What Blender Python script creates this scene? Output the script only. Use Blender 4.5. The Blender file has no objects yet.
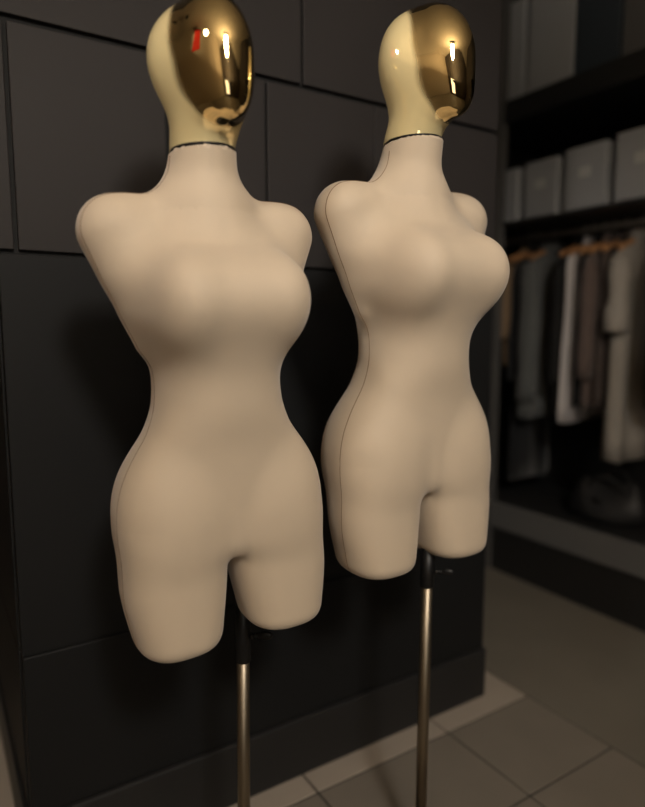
import bpy, bmesh, math, random
import numpy as np
from mathutils import Vector, Matrix, Euler
random.seed(3)
C = bpy.context.scene.collection
R = math.radians

# ------------------------------------------------------------------ helpers
def srgb(r, g, b):
    f = lambda c: (c/255/12.92) if c/255 <= .04045 else ((c/255+.055)/1.055)**2.4
    return (f(r), f(g), f(b), 1)

def mat(name, col, rough=.6, metal=0., noise=0., nscale=8., bump=0., bscale=200., coat=0., sheen=0., spec=.5, rnoise=0.):
    m = bpy.data.materials.new(name); m.use_nodes = True
    nt = m.node_tree; b = nt.nodes['Principled BSDF']
    b.inputs['Base Color'].default_value = col
    b.inputs['Roughness'].default_value = rough
    b.inputs['Metallic'].default_value = metal
    b.inputs['Specular IOR Level'].default_value = spec
    b.inputs['Coat Weight'].default_value = coat
    b.inputs['Sheen Weight'].default_value = sheen
    tc = nt.nodes.new('ShaderNodeTexCoord')
    if noise or rnoise:
        n = nt.nodes.new('ShaderNodeTexNoise'); n.inputs['Scale'].default_value = nscale
        n.inputs['Detail'].default_value = 4
        nt.links.new(tc.outputs['Object'], n.inputs['Vector'])
        if noise:
            mx = nt.nodes.new('ShaderNodeMix'); mx.data_type = 'RGBA'
            c = Vector(col[:3])
            mx.inputs['A'].default_value = (*(c*(1-noise)), 1)
            mx.inputs['B'].default_value = (*(c*(1+noise)), 1)
            nt.links.new(n.outputs['Fac'], mx.inputs['Factor'])
            nt.links.new(mx.outputs['Result'], b.inputs['Base Color'])
        if rnoise:
            mr = nt.nodes.new('ShaderNodeMapRange')
            mr.inputs['To Min'].default_value = max(0, rough-rnoise); mr.inputs['To Max'].default_value = rough+rnoise
            nt.links.new(n.outputs['Fac'], mr.inputs['Value']); nt.links.new(mr.outputs['Result'], b.inputs['Roughness'])
    if bump:
        n2 = nt.nodes.new('ShaderNodeTexNoise'); n2.inputs['Scale'].default_value = bscale
        nt.links.new(tc.outputs['Object'], n2.inputs['Vector'])
        bp = nt.nodes.new('ShaderNodeBump'); bp.inputs['Strength'].default_value = bump; bp.inputs['Distance'].default_value = .002
        nt.links.new(n2.outputs['Fac'], bp.inputs['Height']); nt.links.new(bp.outputs['Normal'], b.inputs['Normal'])
    return m

def emat(name, col, s):
    m = bpy.data.materials.new(name); m.use_nodes = True
    b = m.node_tree.nodes['Principled BSDF']
    b.inputs['Base Color'].default_value = col
    b.inputs['Emission Color'].default_value = col; b.inputs['Emission Strength'].default_value = s
    return m

# room frame: u runs along the panelled wall, w runs into it, z is up
ANG = R(32.26); CORNER = (.537, 1.949, 0.)
ROOM = Matrix.Translation(CORNER) @ Matrix.Rotation(ANG, 4, 'Z')

def link(o, parent=None):
    C.objects.link(o)
    if parent: o.parent = parent
    return o
def finish(name, bm, mats, parent=None, smooth=False, M=None):
    me = bpy.data.meshes.new(name); bm.normal_update(); bm.to_mesh(me); bm.free()
    for m in (mats if isinstance(mats, (list, tuple)) else [mats]): me.materials.append(m)
    if smooth:
        for p in me.polygons: p.use_smooth = True
    o = bpy.data.objects.new(name, me); link(o, parent)
    if M is not None: o.matrix_world = M
    return o
def thing(name, label, cat, M, group=None):
    o = bpy.data.objects.new(name, None); o.empty_display_size = .05; C.objects.link(o)
    o.matrix_world = M; o['label'] = label; o['category'] = cat
    if group: o['group'] = group
    return o
def struct(o): o['kind'] = 'structure'; return o
def box(bm, x0, x1, y0, y1, z0, z1, bev=0., mi=0, seg=2):
    t = bmesh.new()
    bmesh.ops.create_cube(t, size=1)
    bmesh.ops.scale(t, vec=(x1-x0, y1-y0, z1-z0), verts=t.verts)
    bmesh.ops.translate(t, vec=((x0+x1)/2, (y0+y1)/2, (z0+z1)/2), verts=t.verts)
    if bev: bmesh.ops.bevel(t, geom=t.edges[:], offset=bev, segments=seg, affect='EDGES', profile=.5)
    for f in t.faces: f.material_index = mi
    merge(bm, t)
def merge(bm, t):
    me = bpy.data.meshes.new('tmp'); t.to_mesh(me); t.free(); bm.from_mesh(me); bpy.data.meshes.remove(me)
def loft(bm, rings, cap=True, mi=0):
    vs = [[bm.verts.new(p) for p in r] for r in rings]; n = len(rings[0])
    for a, b in zip(vs, vs[1:]):
        for i in range(n):
            f = bm.faces.new((a[i], a[(i+1) % n], b[(i+1) % n], b[i])); f.smooth = True; f.material_index = mi
    if cap:
        f = bm.faces.new(vs[0][::-1]); f.material_index = mi
        f = bm.faces.new(vs[-1]); f.material_index = mi
    return vs
def tube(bm, pts, rad, n=16, cap=True, mi=0):
    pts = [Vector(p) for p in pts]; rad = rad if isinstance(rad, (list, tuple)) else [rad]*len(pts); rings = []
    ref = Vector((0, 0, 1))
    t0 = (pts[1]-pts[0]).normalized()
    if abs(t0.dot(ref)) > .9: ref = Vector((1, 0, 0))
    a = t0.cross(ref).normalized()
    for i, p in enumerate(pts):
        t = (pts[min(i+1, len(pts)-1)]-pts[max(i-1, 0)]).normalized()
        a = (a-t*a.dot(t)).normalized(); b = t.cross(a)
        rings.append([p+rad[i]*(a*math.cos(2*math.pi*k/n)+b*math.sin(2*math.pi*k/n)) for k in range(n)])
    loft(bm, rings, cap, mi)
def lathe(bm, prof, n=48, cap=True, mi=0):
    loft(bm, [[(r*math.cos(2*math.pi*k/n), r*math.sin(2*math.pi*k/n), z) for k in range(n)] for r, z in prof], cap, mi)

# ------------------------------------------------------------------ materials
FAB = mat('cream_stretch_fabric', srgb(195, 178.5, 157), .62, noise=.025, nscale=3.5, bump=.05, bscale=900, sheen=.25, spec=.3)
SEAM = mat('seam_thread', srgb(128, 106, 84), .9)
GOLDF = mat('gold_painted_reflection', (.60, .44, .19, 1), .035, 1.)
def paint_pale_reflection(m):  # pale colour outside the face stands in for a bright reflection
    nt = m.node_tree; b = nt.nodes['Principled BSDF']
    a = nt.nodes.new('ShaderNodeAttribute'); a.attribute_name = 'face_area'
    def mix(sock, v0, v1):
        n = nt.nodes.new('ShaderNodeMapRange'); n.inputs['To Min'].default_value = v0; n.inputs['To Max'].default_value = v1
        nt.links.new(a.outputs['Fac'], n.inputs['Value']); nt.links.new(n.outputs['Result'], b.inputs[sock])
    mix('Roughness', .06, .035); mix('Metallic', .42, 1.)
    n = nt.nodes.new('ShaderNodeMix'); n.data_type = 'RGBA'
    n.inputs['A'].default_value = (1., .84, .46, 1); n.inputs['B'].default_value = (.62, .48, .24, 1)
    nt.links.new(a.outputs['Fac'], n.inputs['Factor']); nt.links.new(n.outputs['Result'], b.inputs['Base Color'])
paint_pale_reflection(GOLDF)
BLACKP = mat('black_plastic', (.006, .006, .0065, 1), .45, spec=.4)
STEEL = mat('brushed_champagne_steel', (.33, .28, .21, 1), .42, 1.)
PANEL2 = mat('panel_with_painted_shade', (.0125, .0130, .0136, 1), .5, noise=.08, nscale=3, spec=.15)  # panel colour darkened to stand in for shade on the lower wall
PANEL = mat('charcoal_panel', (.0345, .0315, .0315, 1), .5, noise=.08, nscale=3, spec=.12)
GROOVE = mat('groove_shadow_gap', (.006, .006, .006, 1), .8)
BASEB = mat('charcoal_skirting', (.019, .0193, .0197, 1), .45, spec=.35)
WARD = mat('black_laminate', (.014, .0145, .015, 1), .55)
WARDG = mat('dark_grey_laminate', (.085, .083, .081, 1), .5)
LEDGE = mat('grey_ledge_board', (.13, .13, .128, 1), .55)
RAILM = mat('dull_metal_rail', (.85, .83, .79, 1), .5, .1)
BOXG = mat('grey_box_board', (.29, .30, .315, 1), .7, noise=.06, nscale=6)
BOXN = mat('navy_box_board', (.025, .034, .045, 1), .6)
BOXD = mat('dark_grey_box_board', (.08, .08, .082, 1), .65)
LABEL = mat('pale_label_card', (.42, .42, .42, 1), .6)
WOOD = mat('orange_beech_wood', srgb(168, 122, 80), .5, noise=.2, nscale=25)
LEATH = mat('black_leather', (.010, .010, .011, 1), .58, bump=.4, bscale=60)
CEIL = mat('warm_plaster_ceiling', (.50, .43, .34, 1), .9)
CREAM = mat('taupe_painted_wall', (.42, .35, .27, 1), .8)
DWALL = mat('dark_brown_wall', (.05, .04, .034, 1), .7)
RED = mat('red_banner_cloth', srgb(206, 40, 22), .8)
FRAME = mat('black_window_frame', (.02, .02, .02, 1), .4)

# ------------------------------------------------------------------ the room
def wall_partition():
    bm = bmesh.new()
    L, Rr, T, HT = -1.368, -.018, .80, 3.1
    box(bm, L+.006, Rr-.004, .012, T, 0, HT, 0, 1)
    g = .0042
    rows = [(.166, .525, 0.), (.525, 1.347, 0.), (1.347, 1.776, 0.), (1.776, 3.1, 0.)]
    cuts = [[], [], [-1.335, -1.028, -.79, -.475], [-.692]]
    for k, (z0, z1, pr) in enumerate(rows):
        gt = (0, .0045, .0062, 0)[k]; gb = (0, 0, .0045, .0062)[k]
        xs = [L]+cuts[k]+[Rr]
        gs = {-.475: .0012, -.79: .004, -1.028: .004}
        for i in range(len(xs)-1):
            a = xs[i]+(gs.get(xs[i], g) if i else 0); b = xs[i+1]-(gs.get(xs[i+1], g) if i < len(xs)-2 else 0)
            pr = -.006 if k == 0 else 0.
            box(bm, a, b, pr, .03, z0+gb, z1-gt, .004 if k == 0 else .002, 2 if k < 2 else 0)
    # side return facing the left aisle
    for z0, z1 in ((.166, .523), (.527, 1.341), (1.353, 1.768), (1.784, 3.1)):
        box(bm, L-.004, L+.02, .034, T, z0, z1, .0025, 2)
    box(bm, Rr-.02, Rr, .034, T, 0, 3.1, .002, 0)
    box(bm, L, Rr, T-.02, T+.004, 0, 3.1, .002, 0)
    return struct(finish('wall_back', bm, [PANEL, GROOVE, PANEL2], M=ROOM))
wall_partition()
bm = bmesh.new()
box(bm, -1.376, -.012, -.016, .02, 0, .165, .006)
box(bm, -1.380, -1.35, .02, .79, 0, .16, .004)
struct(finish('baseboard_back', bm, BASEB, M=ROOM))

TILE = mat('stone_floor_tile', (.215, .192, .164, 1), .42, noise=.16, nscale=5, spec=.4, rnoise=.08)
TILE2 = mat('pale_border_tile', (.38, .335, .285, 1), .45, noise=.12, nscale=6, spec=.4)
TILE3 = mat('olive_grey_floor_tile', (.185, .168, .140, 1), .5, noise=.14, nscale=4, spec=.35)
GROUT = mat('dark_grout', (.035, .031, .026, 1), .9)
def floor():
    bm = bmesh.new()
    us = [-3.3, -2.95, -2.59, -2.23, -1.87, -1.51, -1.11, -.705, -.247, .108, .835, 1.5]
    ws = [-4.1, -3.7, -3.28, -2.86, -2.44, -2.02, -1.6, -1.18, -.785, -.392, -.09, .8, 1.7]
    box(bm, -3.3, 1.5, -4.1, 1.7, -.03, -.003, 0, 3)
    g = .003
    for i in range(len(us)-1):
        for j in range(len(ws)-1):
            if us[i] >= .1: continue
            mi = 1 if (ws[j] == -.09 and us[i] < .05) else 0
            box(bm, us[i]+g, us[i+1]-g, ws[j]+g, ws[j+1]-g, -.02, 0, .0015, mi, 1)
    for a, b in ((-4.1, -1.9), (-1.9, -.52), (-.52, 1.7)):
        box(bm, .108+g, 1.5, a+g, b-g, -.02, 0, .0015, 2, 1)
    return struct(finish('floor', bm, [TILE, TILE2, TILE3, GROUT], M=ROOM))
floor()
bm = bmesh.new(); box(bm, -3.3, 1.5, -4.1, 1.7, 3.1, 3.15); struct(finish('ceiling', bm, CEIL, M=ROOM))
bm = bmesh.new(); box(bm, -3.35, -3.3, -4.1, 1.7, 0, 3.1); struct(finish('wall_left', bm, CREAM, M=ROOM))
bm = bmesh.new(); box(bm, 1.5, 1.55, -4.1, 1.7, 0, 3.1); struct(finish('wall_right', bm, DWALL, M=ROOM))
bm = bmesh.new(); box(bm, -3.35, 1.55, 1.7, 1.75, 0, 3.1); struct(finish('wall_far', bm, DWALL, M=ROOM))
# wall behind the photographer, with the lit shop window
bm = bmesh.new()
W0, W1, Z0, Z1 = -2.75, -1.95, .35, 2.0
box(bm, -3.3, W0, -4.15, -4.1, 0, 3.1); box(bm, W1, 1.5, -4.15, -4.1, 0, 3.1)
box(bm, W0, W1, -4.15, -4.1, 0, Z0); box(bm, W0, W1, -4.15, -4.1, Z1, 3.1)
struct(finish('wall_front', bm, DWALL, M=ROOM))
bm = bmesh.new()
for a in (W0, (W0+W1)/2-.02, W1-.04): box(bm, a, a+.04, -4.13, -4.08, Z0, Z1, .004)
for a in (Z0, Z1-.04): box(bm, W0, W1, -4.13, -4.08, a, a+.04, .004)
win = struct(finish('window_1', bm, FRAME, M=ROOM))
bm = bmesh.new(); box(bm, W0, W1, -4.125, -4.115, Z0, Z1)
pane = finish('window_pane', bm, emat('lit_window_glass', (1, .93, .82, 1), 4.0), win); pane.matrix_world = ROOM

# red banner on the taupe wall (only seen mirrored in the gold heads)
t = thing('wall_banner', 'red cloth banner high on the taupe wall, seen only mirrored in the gold heads', 'banner', ROOM @ Matrix.Translation((-3.285, -.6, 2.3)))
bm = bmesh.new(); box(bm, -.006, .006, -.26, .26, 0., .70, .003); finish('banner_cloth', bm, RED, t)
bm = bmesh.new(); tube(bm, [(0, -.3, .71), (0, .3, .71)], .012); finish('banner_rod', bm, BLACKP, t)

# ------------------------------------------------------------------ mannequins
import numpy as np
def smin(a,b,k):
    h=np.clip(.5+.5*(b-a)/k,0,1); return b+(a-b)*h-k*h*(1-h)
def smax(a,b,k): return -smin(-a,-b,k)
def pchip(xk,yk,x):
    # smooth cubic hermite (finite difference tangents), xk ascending
    xk=np.asarray(xk);yk=np.asarray(yk); h=np.diff(xk); d=np.diff(yk)/h
    m=np.empty_like(yk); m[1:-1]=(d[:-1]*h[1:]+d[1:]*h[:-1])/(h[:-1]+h[1:]); m[0]=d[0]; m[-1]=d[-1]
    i=np.clip(np.searchsorted(xk,x)-1,0,len(xk)-2); t=np.clip((x-xk[i])/h[i],0,1)
    return ((1+2*t)*(1-t)**2)*yk[i]+t*(1-t)**2*h[i]*m[i]+t*t*(3-2*t)*yk[i+1]+t*t*(t-1)*h[i]*m[i+1]
def ellip(x,y,z,c,r):
    px,py,pz=(x-c[0])/r[0],(y-c[1])/r[1],(z-c[2])/r[2]
    k0=np.sqrt(px*px+py*py+pz*pz)+1e-9
    k1=np.sqrt((px/r[0])**2+(py/r[1])**2+(pz/r[2])**2)+1e-9
    return k0*(k0-1)/k1
def rcone(x,y,z,a,b,ra,rb,sy=1.0):
    ax,ay,az=[p-q for p,q in zip((x,y,z),a)]
    d=[q-p for p,q in zip(a,b)]; L2=sum(q*q for q in d)
    t=np.clip((ax*d[0]+ay*d[1]+az*d[2])/L2,0,1)
    return np.sqrt((ax-t*d[0])**2+((ay-t*d[1])/sy)**2+(az-t*d[2])**2)-(ra+(rb-ra)*t)
def sell(x,y,a,f,b,n):
    dy=np.where(y<0,f,b)
    q=((np.abs(x)/a)**n+(np.abs(y)/dy)**n+1e-12)**(1/n)
    g=np.sqrt((x/a**2)**2+(y/dy**2)**2)+1e-9
    r=np.sqrt(x*x+y*y)+1e-9
    return (q-1)*r/np.maximum(q,1e-6)   # radial distance
ZK=np.array([-.74,-.70,-.64,-.57,-.49,-.41,-.33,-.26,-.20,-.15,-.11])
P0=dict(
 a=np.array([.140,.150,.158,.156,.140,.106,.116,.142,.150,.120,.060]),
 f=np.array([.060,.072,.084,.090,.092,.098,.102,.094,.088,.073,.050]),
 b=np.array([.105,.120,.135,.125,.098,.076,.090,.098,.096,.080,.060]),
 br=np.array([.080,-.075,-.258,.068,.072,.072]),
 sh=np.array([.168,.008,-.130,.050,.115,.0,-.33,.045]),
 th=np.array([.091,.0935,.094,.088,.086,.073,.100,.094,.085,.002,.002,.0,-.838,.035]),
 nk=np.array([.056,.060,.063,.072,.0,.005,.01]),
 cr=np.array([-.688]),
)
def body(P,x,y,z):
    X=np.abs(x)
    a=pchip(ZK,P['a'],z);f=pchip(ZK,P['f'],z);b=pchip(ZK,P['b'],z)
    d=sell(x,y,a,f,b,2.25)
    d=smax(d,(P['cr'][0]+.55*np.sqrt(x*x+4e-4)-z)*.88,.03); d=smax(d,z+.10,.03)
    s=P['sh']
    xs=np.sqrt(x*x+1e-4)
    d=smin(d,rcone(X,y,z,(.02,.012,s[2]+.015),(s[0],s[1],s[2]),.058,s[3],1.0),.06)
    d=smin(d,rcone(X,y,z,(s[0],s[1],s[2]),(s[4],s[5],s[6]),s[3],s[7],1.0),.05)
    r=P['br']
    d=smin(d,ellip((x**4+.058**4)**.25,y,z,r[:3],r[3:6]),.08)
    t=P['th']; zk=np.array([t[12],t[12]+.12,-.60])
    cx=pchip(zk,t[2::-1],z);ax=pchip(zk,t[5:2:-1],z);ay=pchip(zk,t[8:5:-1],z);cy=pchip(zk,t[11:8:-1],z)
    e=sell(X-cx,y-cy,ax,ay,ay,2.5)
    e=smax(e,z+.52,.10); e=smax(e,t[12]-z,np.maximum(t[13],.01))
    d=smin(d,e,.014+.50*X)
    k=P['nk']; zk=np.array([-.12,-.06,.0]); r=pchip(zk,k[2::-1],z); cy=pchip(zk,k[6:3:-1],z)
    n=sell(x,y-cy,r,r*k[3]/.072,r*k[3]/.072,2.); n=smax(n,-.16-z,.03)
    d=smin(d,n,.045)
    return smax(d,z,.002)
def surfnet(F,lo,hi,h):
    n=[int(np.ceil((hi[i]-lo[i])/h))+1 for i in range(3)]
    g=[lo[i]+h*np.arange(n[i]) for i in range(3)]
    X,Y,Z=np.meshgrid(*g,indexing='ij'); D=F(X.ravel(),Y.ravel(),Z.ravel()).reshape(n)
    S=D<0; c=[]
    acc=np.zeros([n[0]-1,n[1]-1,n[2]-1,3]); cnt=np.zeros([n[0]-1,n[1]-1,n[2]-1])
    base=np.stack([X,Y,Z],-1)
    for ax in range(3):
        sl0=[slice(None)]*3; sl1=[slice(None)]*3; sl0[ax]=slice(0,-1); sl1[ax]=slice(1,None)
        a,b=D[tuple(sl0)],D[tuple(sl1)]; cr=S[tuple(sl0)]!=S[tuple(sl1)]
        t=np.where(cr,a/np.where(cr,a-b,1),0)
        p=base[tuple(sl0)].copy(); p[...,ax]+=t*h; p*=cr[...,None]
        o=[i for i in range(3) if i!=ax]
        for i in (0,1):
            for j in (0,1):
                sl=[slice(None)]*3
                sl[o[0]]=slice(i,i+n[o[0]]-1); sl[o[1]]=slice(j,j+n[o[1]]-1)
                acc+=p[tuple(sl)]; cnt+=cr[tuple(sl)]
    m=cnt>0; idx=-np.ones(m.shape,int); idx[m]=np.arange(m.sum())
    V=acc[m]/cnt[m][:,None]; Q=[]
    for ax in range(3):
        sl0=[slice(None)]*3; sl1=[slice(None)]*3; sl0[ax]=slice(0,-1); sl1[ax]=slice(1,None)
        cr=S[tuple(sl0)]!=S[tuple(sl1)]; I=np.argwhere(cr); o=[(ax+1)%3,(ax+2)%3]
        I=I[(I[:,o[0]]>0)&(I[:,o[1]]>0)&(I[:,o[0]]<n[o[0]]-1)&(I[:,o[1]]<n[o[1]]-1)]
        s=S[tuple(I.T)]
        q=[]
        for di,dj in ((-1,-1),(0,-1),(0,0),(-1,0)):
            K=I.copy(); K[:,o[0]]+=di; K[:,o[1]]+=dj; q.append(idx[tuple(K.T)])
        q=np.stack(q,1); q[~s]=q[~s][:,::-1]; Q.append(q)
    return V,np.concatenate(Q)
def project(F,V,it=2,e=1e-4,clamp=.006):
    V=V.copy()
    for _ in range(it):
        x,y,z=V.T; d=F(x,y,z)
        g=np.stack([(F(x+e,y,z)-F(x-e,y,z)),(F(x,y+e,z)-F(x,y-e,z)),(F(x,y,z+e)-F(x,y,z-e))],1)/(2*e)
        s=d/np.maximum((g*g).sum(1),.15); V-=np.clip(s,-clamp,clamp)[:,None]*g
    return V

P = dict(
 a=np.array([0.1404, 0.1484, 0.1539, 0.1507, 0.1379, 0.1082, 0.1093, 0.1381, 0.1515, 0.1143, 0.045]),
 f=np.array([0.0605, 0.0705, 0.0793, 0.0837, 0.0917, 0.1107, 0.1181, 0.0967, 0.0889, 0.0727, 0.0497]),
 b=np.array([0.1031, 0.1202, 0.1386, 0.1348, 0.1129, 0.0899, 0.0992, 0.1031, 0.0989, 0.0811, 0.0596]),
 br=np.array([0.074, -0.1093, -0.2479, 0.048, 0.0661, 0.0661]),
 sh=np.array([0.1424, 0.0168, -0.1364, 0.0454, 0.1091, 0.006, -0.3085, 0.0092]),
 th=np.array([0.0828, 0.0949, 0.0965, 0.081, 0.088, 0.0694, 0.0936, 0.083, 0.077, 0.0082, 0.0001, -0.0089, -0.8244, 0.0268]),
 nk=np.array([0.0512, 0.0577, 0.0606, 0.0889, -0.0079, 0.0102, 0.0093]),
 cr=np.array([-0.6885]))
FK = .020
HP = [-0.0064, 0.1382, 0.0823, 0.0568, 0.0893, -0.0391, 0.1331, 0.0624, 0.0899, 0.1034, -0.0341, 0.056, -0.0404, 0.0455]
def cranium(x, y, z):
    d = ellip(x, y, z, (0, HP[0], HP[1]), (HP[2], HP[3], HP[4]))
    zk = np.array([-.01, .0, .05, .12])
    r = pchip(zk, np.array([.0515, .0515, HP[11], .055]), z); cy = pchip(zk, np.array([-.003, -.003, HP[12]*.6, HP[12]]), z)
    n = sell(x, y-cy, r, r*1.08, r*1.08, 2.); n = smax(n, z-.12, .03)
    return smin(d, n, .035)
def face(x, y, z):
    t = np.clip((HP[6]-z)/HP[9], 0, 1.2); q = 1-HP[10]*t*t
    return ellip(x/q, (y+HP[13]*t*t), z, (0, HP[5], HP[6]), (HP[7], HP[8], HP[9]))*.9
HF = lambda x, y, z: smax(smin(cranium(x, y, z), face(x, y, z), FK), -z, .002)
def sdf_mesh(name, F, lo, hi, h, material):
    V, Q = surfnet(F, lo, hi, h); V = project(F, V, 4)
    e = 2e-4; x, y, z = V.T
    N = np.stack([F(x+e, y, z)-F(x-e, y, z), F(x, y+e, z)-F(x, y-e, z), F(x, y, z+e)-F(x, y, z-e)], 1)
    N /= np.linalg.norm(N, axis=1)[:, None]+1e-12
    fn = np.cross(V[Q[:, 1]]-V[Q[:, 0]], V[Q[:, 2]]-V[Q[:, 0]])
    if (fn*N[Q[:, 0]]).sum() < 0: Q = Q[:, ::-1]
    me = bpy.data.meshes.new(name); me.from_pydata(V.tolist(), [], Q.tolist()); me.update()
    for p in me.polygons: p.use_smooth = True
    me.normals_split_custom_set_from_vertices(N.tolist())
    me.materials.append(material); return me
BF = lambda x, y, z: body(P, x, y, z)
torso_me = {}
for top in (.011, 0.):
    torso_me[top] = sdf_mesh('torso', lambda x, y, z: smax(BF(x, y, z), z+top, .002), (-.253, -.203, -.90), (.254, .2, .02), .0065, FAB)
head_me = sdf_mesh('head', HF, (-.11, -.145, -.012), (.11, .1, .272), .0036, GOLDF)
co = np.empty(len(head_me.vertices)*3); head_me.vertices.foreach_get('co', co); co = co.reshape(-1, 3).T
mk = np.clip((cranium(*co)-face(*co))/.008+.5, 0, 1); mk = mk*mk*(3-2*mk)
at = head_me.attributes.new('face_area', 'FLOAT', 'POINT'); at.data.foreach_set('value', mk)
# side seam: follows the widest line of the body from neck to thigh end
def seam_mesh():
    bm = bmesh.new()
    for s in (-1, 1):
        pts = []
        ys = -.003
        for q in np.linspace(12, 90, 80):            # over neck and shoulder, then down the flank
            ts = np.linspace(.32, .02, 900); cq, sq = math.cos(R(q)), math.sin(R(q))
            d = BF(s*ts*sq, np.full(900, ys), -.25+ts*cq); i = int(np.argmax(d < 0)); z = -.25+ts[i]*cq
            if z < -.016: pts.append((s*(ts[i]*sq-.0002), ys, z))
        for z in np.linspace(-.26, -.815, 60):
            ys = -.003-.014*min(1, max(0, (-.36-z)/.16))
            ts = np.linspace(.30, .02, 900); d = BF(s*ts, np.full(900, ys), np.full(900, z))
            i = int(np.argmax(d < 0)); pts.append((s*(ts[i]-.0002), ys, z))
        tube(bm, pts, .0010, 6)
    me = bpy.data.meshes.new('side_seam'); bm.to_mesh(me); bm.free(); me.materials.append(SEAM); return me
seam_me = seam_mesh()

def mannequin(label, X, Y, phi, zn, lean, sc, yaw, zs, top, bot, screw, ks, ch, cut):
    rt = thing('mannequin', label, 'mannequin', Matrix.Translation((bot[0], bot[1], 0)), 'gold headed dress mannequins on poles')
    MT = (Matrix.Translation((X, Y, zn)) @ Matrix.Rotation(phi, 4, 'Z') @ Matrix.Translation((0, 0, -.4))
          @ Matrix.Rotation(math.atan(lean), 4, 'Y') @ Matrix.Translation((0, 0, .4)) @ Matrix.Scale(sc, 4))
    def put(o, M): o.matrix_world = M
    bpy.context.view_layer.update()
    to = link(bpy.data.objects.new('torso', torso_me[cut]), rt); put(to, MT); to['label'] = 'cream stretch fabric torso with short thighs'
    bpy.context.view_layer.update()
    so = link(bpy.data.objects.new('side_seam', seam_me), to); put(so, MT)
    MH = MT @ Matrix.Translation((0, 0, -cut)) @ Matrix.Rotation(yaw, 4, 'Z') @ Matrix.Diagonal((1, 1, zs, 1))
    ho = link(bpy.data.objects.new('head', head_me), rt); put(ho, MH); ho['label'] = 'egg-shaped blank head, mirror gold with a pale reflection painted on sides and back'
    bm = bmesh.new(); lathe(bm, [(.0490, -.001), (.0514, -.0008), (.0514, .0026), (.0490, .0028)], 64)  # dark ring stands in for the shade in the neck gap
    for v in bm.verts: v.co.y = v.co.y*1.19-.0065
    nr = finish('neck_shade_ring', bm, BLACKP, rt); put(nr, MT @ Matrix.Translation((0, 0, -cut)))
    # pole, collar, thumb screw, base (base lies below the picture edge)
    T = Vector(top); B = Vector((bot[0], bot[1], .012)); D = (T-B).normalized()
    bm = bmesh.new(); tube(bm, [B, T+D*.10], .0125, 32); finish('pole', bm, STEEL, rt, M=Matrix())
    bm = bmesh.new()
    c0, c1 = T-D*.002, T+D*ch
    tube(bm, [c0, c0+D*.002, c1], [.0135, .0150, .0150], 32)
    co = finish('clamp_collar', bm, BLACKP, rt, M=Matrix()); co['label'] = 'black plastic clamp collar'
    bpy.context.view_layer.update()
    bm = bmesh.new()
    a = T+D*screw[0]; dr = Vector(screw[1]).normalized()
    tube(bm, [a+dr*.010, a+dr*.034], .0038, 12)
    tube(bm, [a+dr*.017, a+dr*.021], .0065, 16)
    tube(bm, [a+dr*.026, a+dr*.030], .0058, 16)
    k = bmesh.new(); bmesh.ops.create_uvsphere(k, u_segments=20, v_segments=12, radius=1)
    rot = dr.to_track_quat('X', 'Z').to_matrix().to_4x4()
    bmesh.ops.transform(k, matrix=Matrix.Translation(a+dr*.044) @ rot @ Matrix.Diagonal((.012*ks, .004*ks, .0068*ks, 1)), verts=k.verts)
    for f in k.faces: f.smooth = True
    merge(bm, k)
    finish('thumb_screw', bm, BLACKP, co, M=Matrix())
    bm = bmesh.new(); lathe(bm, [(.14, 0), (.15, .002), (.15, .006), (.146, .009), (.02, .012), (.02, .03), (.0135, .034)], 64)
    bo = finish('base_plate', bm, STEEL, rt, M=Matrix.Translation((bot[0], bot[1], 0)))
    return rt

#@@MANN@@
mannequin('nearer left cream torso mannequin with gold head, in front of the dark wall',
    -.1825, 1.0625, .5203, 1.4921, -.0409, 1., .1425, .950, (-.1530, 1.1380, .565), (-.1590, 1.1380), (.047, (.97, -.2, .16)), 1.35, .17, .011)
mannequin('farther right cream torso mannequin with gold head, overlapping the clothes rail',
    .1774, 1.2617, .5486, 1.5524, -.022, 1.0038, .3261, 1., (.2235, 1.2818, .654), (.2195, 1.2818), (.032, (.97, -.25, .05)), 1., .085, 0.)

# ------------------------------------------------------------------ wardrobe
wd = thing('open_wardrobe', 'black open wardrobe along the right with shelves, rail and grey plinth ledge', 'wardrobe', ROOM)
def part(name, m, *boxes, bev=.003, parent=wd):
    bm = bmesh.new()
    for b in boxes: box(bm, *b, bev)
    o = finish(name, bm, m, parent); o.matrix_world = ROOM; return o
UF, UB = .835, 1.47
part('side_panel', WARD, (UF, UB, 1.03, 1.06, 0, 3.0))
part('front_post', WARDG, (UF-.012, UF+.03, .752, .80, 0, 3.0))
part('back_panel', WARD, (UB-.02, UB, -1.2, 1.03, 0, 3.0))
part('plinth', mat('black_plinth_board', (.016, .016, .0165, 1), .5), (UF+.01, UB-.02, -1.2, 1.03, 0, .225))
part('platform', WARD, (UF+.012, UB-.02, -1.2, 1.03, .225, .35))
lp = part('ledge_fascia', LEDGE, (UF-.01, UF+.0115, -1.2, 1.03, .225, .352)); lp['label'] = 'grey front edge of the ledge'
part('shelf', WARD, (UF+.01, UB-.02, -1.2, 1.03, 1.680, 1.695))
part('shelf', WARD, (UF, UB-.02, -1.2, 1.03, 2.14, 2.24))
bm = bmesh.new(); tube(bm, [(1.13, -1.2, 1.655), (1.13, 1.03, 1.655)], .0125, 16)
o = finish('clothes_rail', bm, RAILM, wd); o.matrix_world = ROOM
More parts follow.
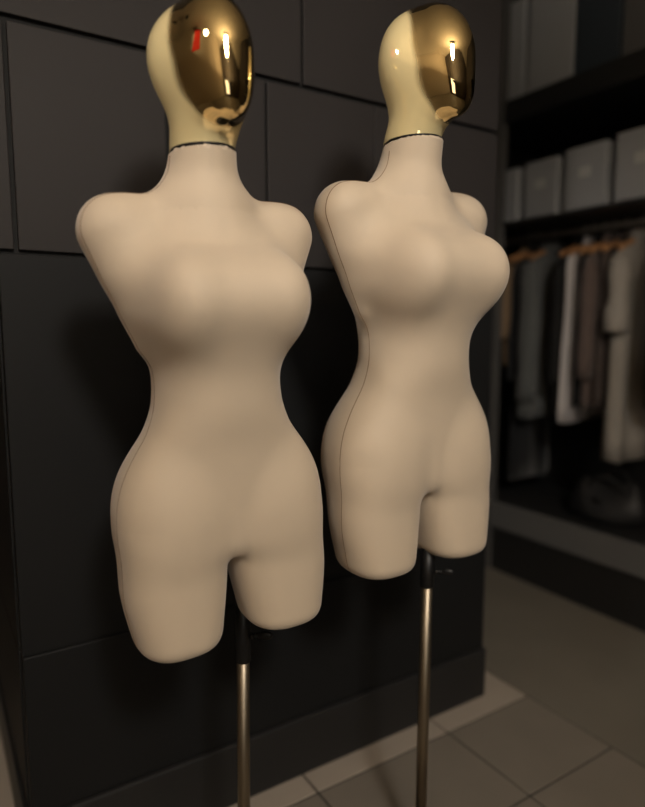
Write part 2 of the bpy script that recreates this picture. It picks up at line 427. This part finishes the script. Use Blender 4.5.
# boxes on shelves
def sbox(name, label, cat, group, w0, w1, z0, z1, m, lab=True):
    t = thing(name, label, cat, ROOM @ Matrix.Translation((UF+.004, (w0+w1)/2, z0)), group)
    bm = bmesh.new(); h = (w1-w0)/2; box(bm, 0, .36, -h, h, 0, z1-z0, .004); finish('box_body', bm, m, t)
    if lab:
        bm = bmesh.new(); box(bm, -.0025, .001, -.026, .026, (z1-z0)*.50, (z1-z0)*.66, .001); finish('label_card', bm, LABEL, t)
    return t
g = 'grey boxes on the shelf above the clothes rail'
sbox('storage_box', 'narrow strip of a grey box at the far left of the middle shelf', 'box', g, .667, .738, 1.695, 1.93, BOXG, False)
sbox('storage_box', 'grey box on the middle shelf, second from left, with pale label', 'box', g, .453, .621, 1.695, 1.935, BOXG)
sbox('storage_box', 'grey box on the middle shelf, third from left', 'box', g, .222, .41, 1.695, 1.945, BOXG)
sbox('storage_box', 'grey box on the middle shelf above the beige coat', 'box', g, -.03, .178, 1.695, 1.955, BOXG)
g = 'tall boxes on the top shelf'
sbox('tall_storage_box', 'tall narrow grey box on the top shelf touching the wardrobe side', 'box', g, .657, .74, 2.24, 2.66, BOXG, False)
sbox('tall_storage_box', 'tall wide grey box on the top shelf, the largest pale one', 'box', g, .398, .629, 2.24, 2.82, BOXG, False)
sbox('tall_storage_box', 'tall navy black box on the top shelf right of the pale boxes', 'box', g, .19, .39, 2.24, 2.82, BOXN, False)
sbox('tall_storage_box', 'tall dark grey box on the top shelf in the upper right corner', 'box', g, -.05, .18, 2.24, 2.82, BOXD, False)

# ------------------------------------------------------------------ clothes
RZ = 1.655; RU = 1.13; TURN = R(6)
def gm(w): return ROOM @ Matrix.Translation((RU, w, RZ)) @ Matrix.Rotation(TURN, 4, 'Z')
def hanger(label, w):
    t = thing('wooden_hanger', label, 'hanger', gm(w), 'wooden hangers on the clothes rail')
    bm = bmesh.new(); pts = []
    for k in range(15):
        s = -1+2*k/14; pts.append((s*.195, 0, -.072-.055*abs(s)**1.3))
    tube(bm, pts, [.011+.006*(1-abs(-1+2*k/14)) for k in range(15)], 12); finish('hanger_arm', bm, WOOD, t, True)
    bm = bmesh.new()
    hp = [(0, 0, -.06), (0, 0, -.03), (.012, 0, -.016)]
    for k in range(11):
        a = R(-40+k*24); hp.append((.017*math.cos(a), 0, .004+.017*math.sin(a)))
    tube(bm, hp, .0022, 8); finish('hook', bm, RAILM, t, True)
    return t
def garment(name, label, cat, w, zb, t, m, sleeve=None, cuff=False, hw=.205, flare=1.05, seed=0, collar=True, parts_m=None, lapel=False):
    """zb bottom height, t thickness, sleeve = height of the sleeve end"""
    rnd = random.Random(seed); rt = thing(name, label, cat, gm(w), 'clothes on the rail')
    ph = [rnd.uniform(0, 6.28) for _ in range(4)]; bot = zb-RZ
    rows = [(-.083, .060, .5), (-.098, .100, .62), (-.118, .155, .72), (-.142, hw*.96, .8), (-.18, hw, .92)]
    n = 9
    for k in range(1, n+1):
        s = k/n; rows.append((-.18+(bot+.18)*s, hw*(1-.05*math.sin(min(1, s*2)*math.pi)+(flare-1)*s), 1.+.25*s))
    rings = []
    for z, a, f in rows:
        s = (z+.08)/(bot+.08); ring = []
        for k in range(56):
            th = 2*math.pi*k/56; c, q = math.cos(th), math.sin(th)
            fold = 1+.22*s*math.sin(5*th+ph[0]+1.2*s)+.14*s*math.sin(9*th+ph[1])
            x = a*math.copysign(abs(c)**.8, c)*(1+.02*s*math.sin(6*th+ph[2]))
            y = t/2*f*math.copysign(abs(q)**.85, q)*fold
            ring.append((x, y, z+(.006*math.sin(3*th+ph[3]) if s > .98 else 0)))
        rings.append(ring)
    bm = bmesh.new(); loft(bm, rings); finish('garment_body', bm, m, rt)
    if sleeve is not None:
        se = sleeve-RZ
        for sd in (-1, 1):
            bm = bmesh.new(); pts = []; rad = []
            for k in range(10):
                s = k/9
                pts.append((sd*(hw*.90+.020*math.sin(s*2.2)+.012*s), -.010*math.sin(s*3)-.01*s, -.150+(se+.150)*s)); rad.append((.046-.006*s)*(1+.07*math.sin(s*13+ph[1]))*(.62 if k == 0 else 1))
            tube(bm, pts, rad, 20)
            for v in bm.verts: v.co.y *= min(1.15, max(.62, t/.09))
            sl = finish('sleeve', bm, m, rt)
            if cuff:
                bm = bmesh.new(); p = Vector(pts[-1])
                tube(bm, [p+Vector((0, 0, .105)), p+Vector((0, 0, .09)), p+Vector((0, 0, .045)), p+Vector((0, 0, .004)), p-Vector((0, 0, .004))], [.042, .047, .049, .047, .043], 20)
                finish('cuff', bm, m, sl)
    if collar:
        bm = bmesh.new()
        rg = []
        for z, rx, ry in ((-.105, .094, t*.44), (-.084, .086, t*.56), (-.058, .074, t*.58), (-.050, .068, t*.50), (-.078, .064, t*.40)):
            rg.append([(rx*math.cos(2*math.pi*k/40), ry*math.sin(2*math.pi*k/40), z-.014*math.cos(2*math.pi*k/40)*1) for k in range(40)])
        loft(bm, rg, cap=False); finish('collar', bm, parts_m or m, rt)
    return rt
NAVY = mat('navy_black_wool', (.0045, .0055, .0075, 1), .9, sheen=.2, bump=.2, bscale=400)
GREY = mat('slate_grey_wool', (.095, .101, .102, 1), .9, noise=.12, nscale=40, sheen=.2)
BLK = mat('black_cotton', (.006, .006, .0065, 1), .9)
WHITE = mat('off_white_cotton', (.57, .54, .54, 1), .8)
BRN = mat('dark_brown_wool', (.10, .07, .06, 1), .9, noise=.12, nscale=40, sheen=.2)
BRN2 = mat('deep_brown_wool', (.06, .045, .039, 1), .9)
BEI = mat('stone_beige_cotton', (.30, .275, .245, 1), .85, noise=.08, nscale=30)
TAN = mat('tan_cotton', (.20, .135, .08, 1), .85, noise=.1, nscale=30)
gl = [('coat', 'tan coat at the far left end of the clothes rail, partly behind the right mannequin', 'coat', .815, 1.02, .045, TAN, 1.15, False, .20, 1.0),
 ('long_coat', 'long navy black coat hanging lowest at the left of the rail', 'coat', .772, .44, .05, NAVY, .95, False, .165, 1.0),
 ('jacket', 'slate grey wool jacket, the widest grey garment near the left of the rail', 'jacket', .675, .775, .105, GREY, .86, False, .205, 1.12),
 ('jacket', 'black jacket between the slate grey jacket and the off-white shirt', 'jacket', .508, .82, .055, BLK, .95, False, .205, 1.0),
 ('shirt', 'off-white shirt showing as a narrow pale strip in the middle of the rail', 'shirt', .462, .775, .035, WHITE, None, False, .215, 1.08),
 ('shirt', 'black shirt squeezed between the off-white shirt and the brown coat', 'shirt', .405, .86, .035, BLK, None, False, .20, 1.0),
 ('coat', 'dark brown wool coat left of the beige coat', 'coat', .358, .845, .065, BRN, .985, False, .205, 1.0),
 ('coat', 'deep brown coat tucked between the brown coat and the beige coat', 'coat', .300, .86, .045, BRN2, None, False, .205, 1.0),
 ('coat', 'stone beige long coat with a rolled short sleeve at the right of the rail', 'coat', .227, .635, .085, BEI, 1.19, True, .205, 1.0),
 ('jacket', 'black jacket at the right edge of the photo beside the beige coat', 'jacket', .05, .88, .07, BLK, .95, False, .205, 1.0)]
for i, (nm, lb, ct, w, zb, t, m, sl, cf, hw, fl) in enumerate(gl):
    garment(nm, lb, ct, w, zb, t, m, sl, cf, hw, fl, seed=i+5)
    hanger('wooden hanger holding the '+['tan coat at the far left of the rail', 'long navy black coat', 'slate grey wool jacket', 'black jacket next to the slate grey jacket', 'off-white shirt', 'black shirt', 'dark brown wool coat', 'deep brown coat', 'stone beige long coat', 'black jacket at the right photo edge'][i], w)

# black bag slumped on the ledge
bg = thing('handbag', 'slumped black leather handbag on the grey wardrobe ledge under the clothes', 'bag', ROOM @ Matrix.Translation((1.03, .25, .35)) @ Matrix.Rotation(R(-78), 4, 'Z'))
bm = bmesh.new(); rings = []
for k, (z, a, b) in enumerate([(0, .10, .05), (.006, .145, .085), (.04, .165, .10), (.09, .155, .09), (.13, .135, .065), (.165, .115, .035), (.172, .10, .02)]):
    rings.append([(a*math.copysign(abs(math.cos(th))**.75, math.cos(th))*(1+.05*math.sin(5*th+k)), b*math.copysign(abs(math.sin(th))**.8, math.sin(th))*(1+.10*math.sin(4*th+k*1.3)), z+(.018*math.sin(2*th+1) if k > 3 else 0)) for th in [2*math.pi*i/48 for i in range(48)]])
loft(bm, rings); finish('bag_body', bm, LEATH, bg)
for s in (-1, 1):
    bm = bmesh.new(); tube(bm, [(.07*math.cos(a), s*(.03+.05*math.sin(a)), .14+.075*math.sin(a)) for a in [math.pi*i/16 for i in range(17)]], .006, 10); finish('bag_handle', bm, LEATH, bg)
bm = bmesh.new(); tube(bm, [(-.03, -.094, .11), (.0, -.100, .105), (.03, -.094, .11)], .008, 10); finish('bag_strap', bm, LEATH, bg)

# ------------------------------------------------------------------ lamps
def aim(loc, target): return (Vector(target)-Vector(loc)).to_track_quat('-Z', 'Y').to_matrix().to_4x4()
def spotlight(label, loc, target, power, size, blend, rad, col, disc):
    """ceiling spot: housing, bracket, glowing lens and the light it throws"""
    t = thing('ceiling_spotlight', label, 'spotlight', Matrix.Translation((loc[0], loc[1], 3.1)), 'ceiling spotlights behind the photographer')
    A = Matrix.Translation(loc) @ aim(loc, target)
    bm = bmesh.new(); lathe(bm, [(.03, .16), (rad*.9, .12), (rad+.012, .02), (rad+.012, .0), (rad+.004, .0), (rad+.004, .012)], 40); finish('lamp_housing', bm, BLACKP, t, True, A)
    bm = bmesh.new(); lathe(bm, [(rad, .010), (rad, .014)], 40); finish('lens', bm, emat('lamp_glow', (1, .9, .72, 1), disc), t, False, A)
    bm = bmesh.new(); tube(bm, [Vector(loc)+A.to_3x3() @ Vector((0, 0, .13)), (loc[0], loc[1], 3.09)], .012, 12); finish('bracket', bm, BLACKP, t, True, Matrix())
    L = bpy.data.lights.new('spot_lamp', 'SPOT'); L.energy = power; L.spot_size = R(size); L.spot_blend = blend; L.shadow_soft_size = rad; L.color = col
    o = bpy.data.objects.new('spot_lamp', L); link(o, t); o.matrix_world = A @ Matrix.Translation((0, 0, -.02))
    return t
#@@LIGHT@@
WARM = (1, .925, .845)
spotlight('black ceiling spotlight behind the photographer, right one of the pair', (.80, -1.3, 2.7), (.14, 1.35, 1.2), 195, 56, .7, .24, WARM, 12)
spotlight('black ceiling spotlight behind the photographer, left one of the pair', (-1.15, -.5, 2.6), (.08, 1.2, 1.62), 48, 38, .9, .13, WARM, 12)
# added uplighter, unseen, fills the torsos by brightening the ceiling
t = thing('added_uplighter', 'added unseen black uplighter behind the photographer, brightening the ceiling', 'lamp', ROOM @ Matrix.Translation((-1.7, -3.1, 0)))
bm = bmesh.new(); lathe(bm, [(.15, 0), (.15, .015), (.02, .025)], 40); finish('base', bm, BLACKP, t)
bm = bmesh.new(); tube(bm, [(0, 0, .02), (0, 0, 1.7)], .012, 12); finish('pole', bm, BLACKP, t)
bm = bmesh.new(); lathe(bm, [(.02, 1.69), (.12, 1.74), (.18, 1.82), (.176, 1.82), (.115, 1.745), (.02, 1.70)], 48); finish('lamp_bowl', bm, BLACKP, t, True)
L = bpy.data.lights.new('fill_uplight', 'AREA'); L.shape = 'DISK'; L.size = .2; L.energy = 130; L.color = (1, .89, .74)
o = bpy.data.objects.new('fill_uplight', L); link(o, t); o.matrix_world = ROOM @ Matrix.Translation((-1.7, -3.1, 1.80)) @ Matrix.Rotation(math.pi, 4, 'X')
spotlight('added small black spotlight, unseen, brightening the red banner for its reflection', (-1.60, .95, 2.9), tuple(ROOM @ Vector((-3.28, -.6, 2.6))), 85, 34, .6, .05, WARM, 6)  # added spot, unseen, lights the banner so its reflection shows
w = bpy.data.worlds.new('World'); bpy.context.scene.world = w; w.use_nodes = True
w.node_tree.nodes['Background'].inputs['Color'].default_value = (.02, .02, .022, 1)

# ------------------------------------------------------------------ camera
cd = bpy.data.cameras.new('Camera'); cam_o = bpy.data.objects.new('Camera', cd); C.objects.link(cam_o)
cam_o.location = (0, 0, 1.2); cam_o.rotation_euler = (R(90)-math.atan(75/625), 0, 0)
cd.sensor_fit = 'HORIZONTAL'; cd.sensor_width = 36; cd.lens = 36*625/645; cd.clip_start = .02
cd.dof.use_dof = True; cd.dof.focus_distance = 1.12; cd.dof.aperture_fstop = cd.lens/1000/.024
bpy.context.scene.camera = cam_o
vs = bpy.context.scene.view_settings
vs.view_transform = 'Standard'; vs.look = 'None'; vs.gamma = 1; vs.use_curve_mapping = False; vs.exposure = -0.22
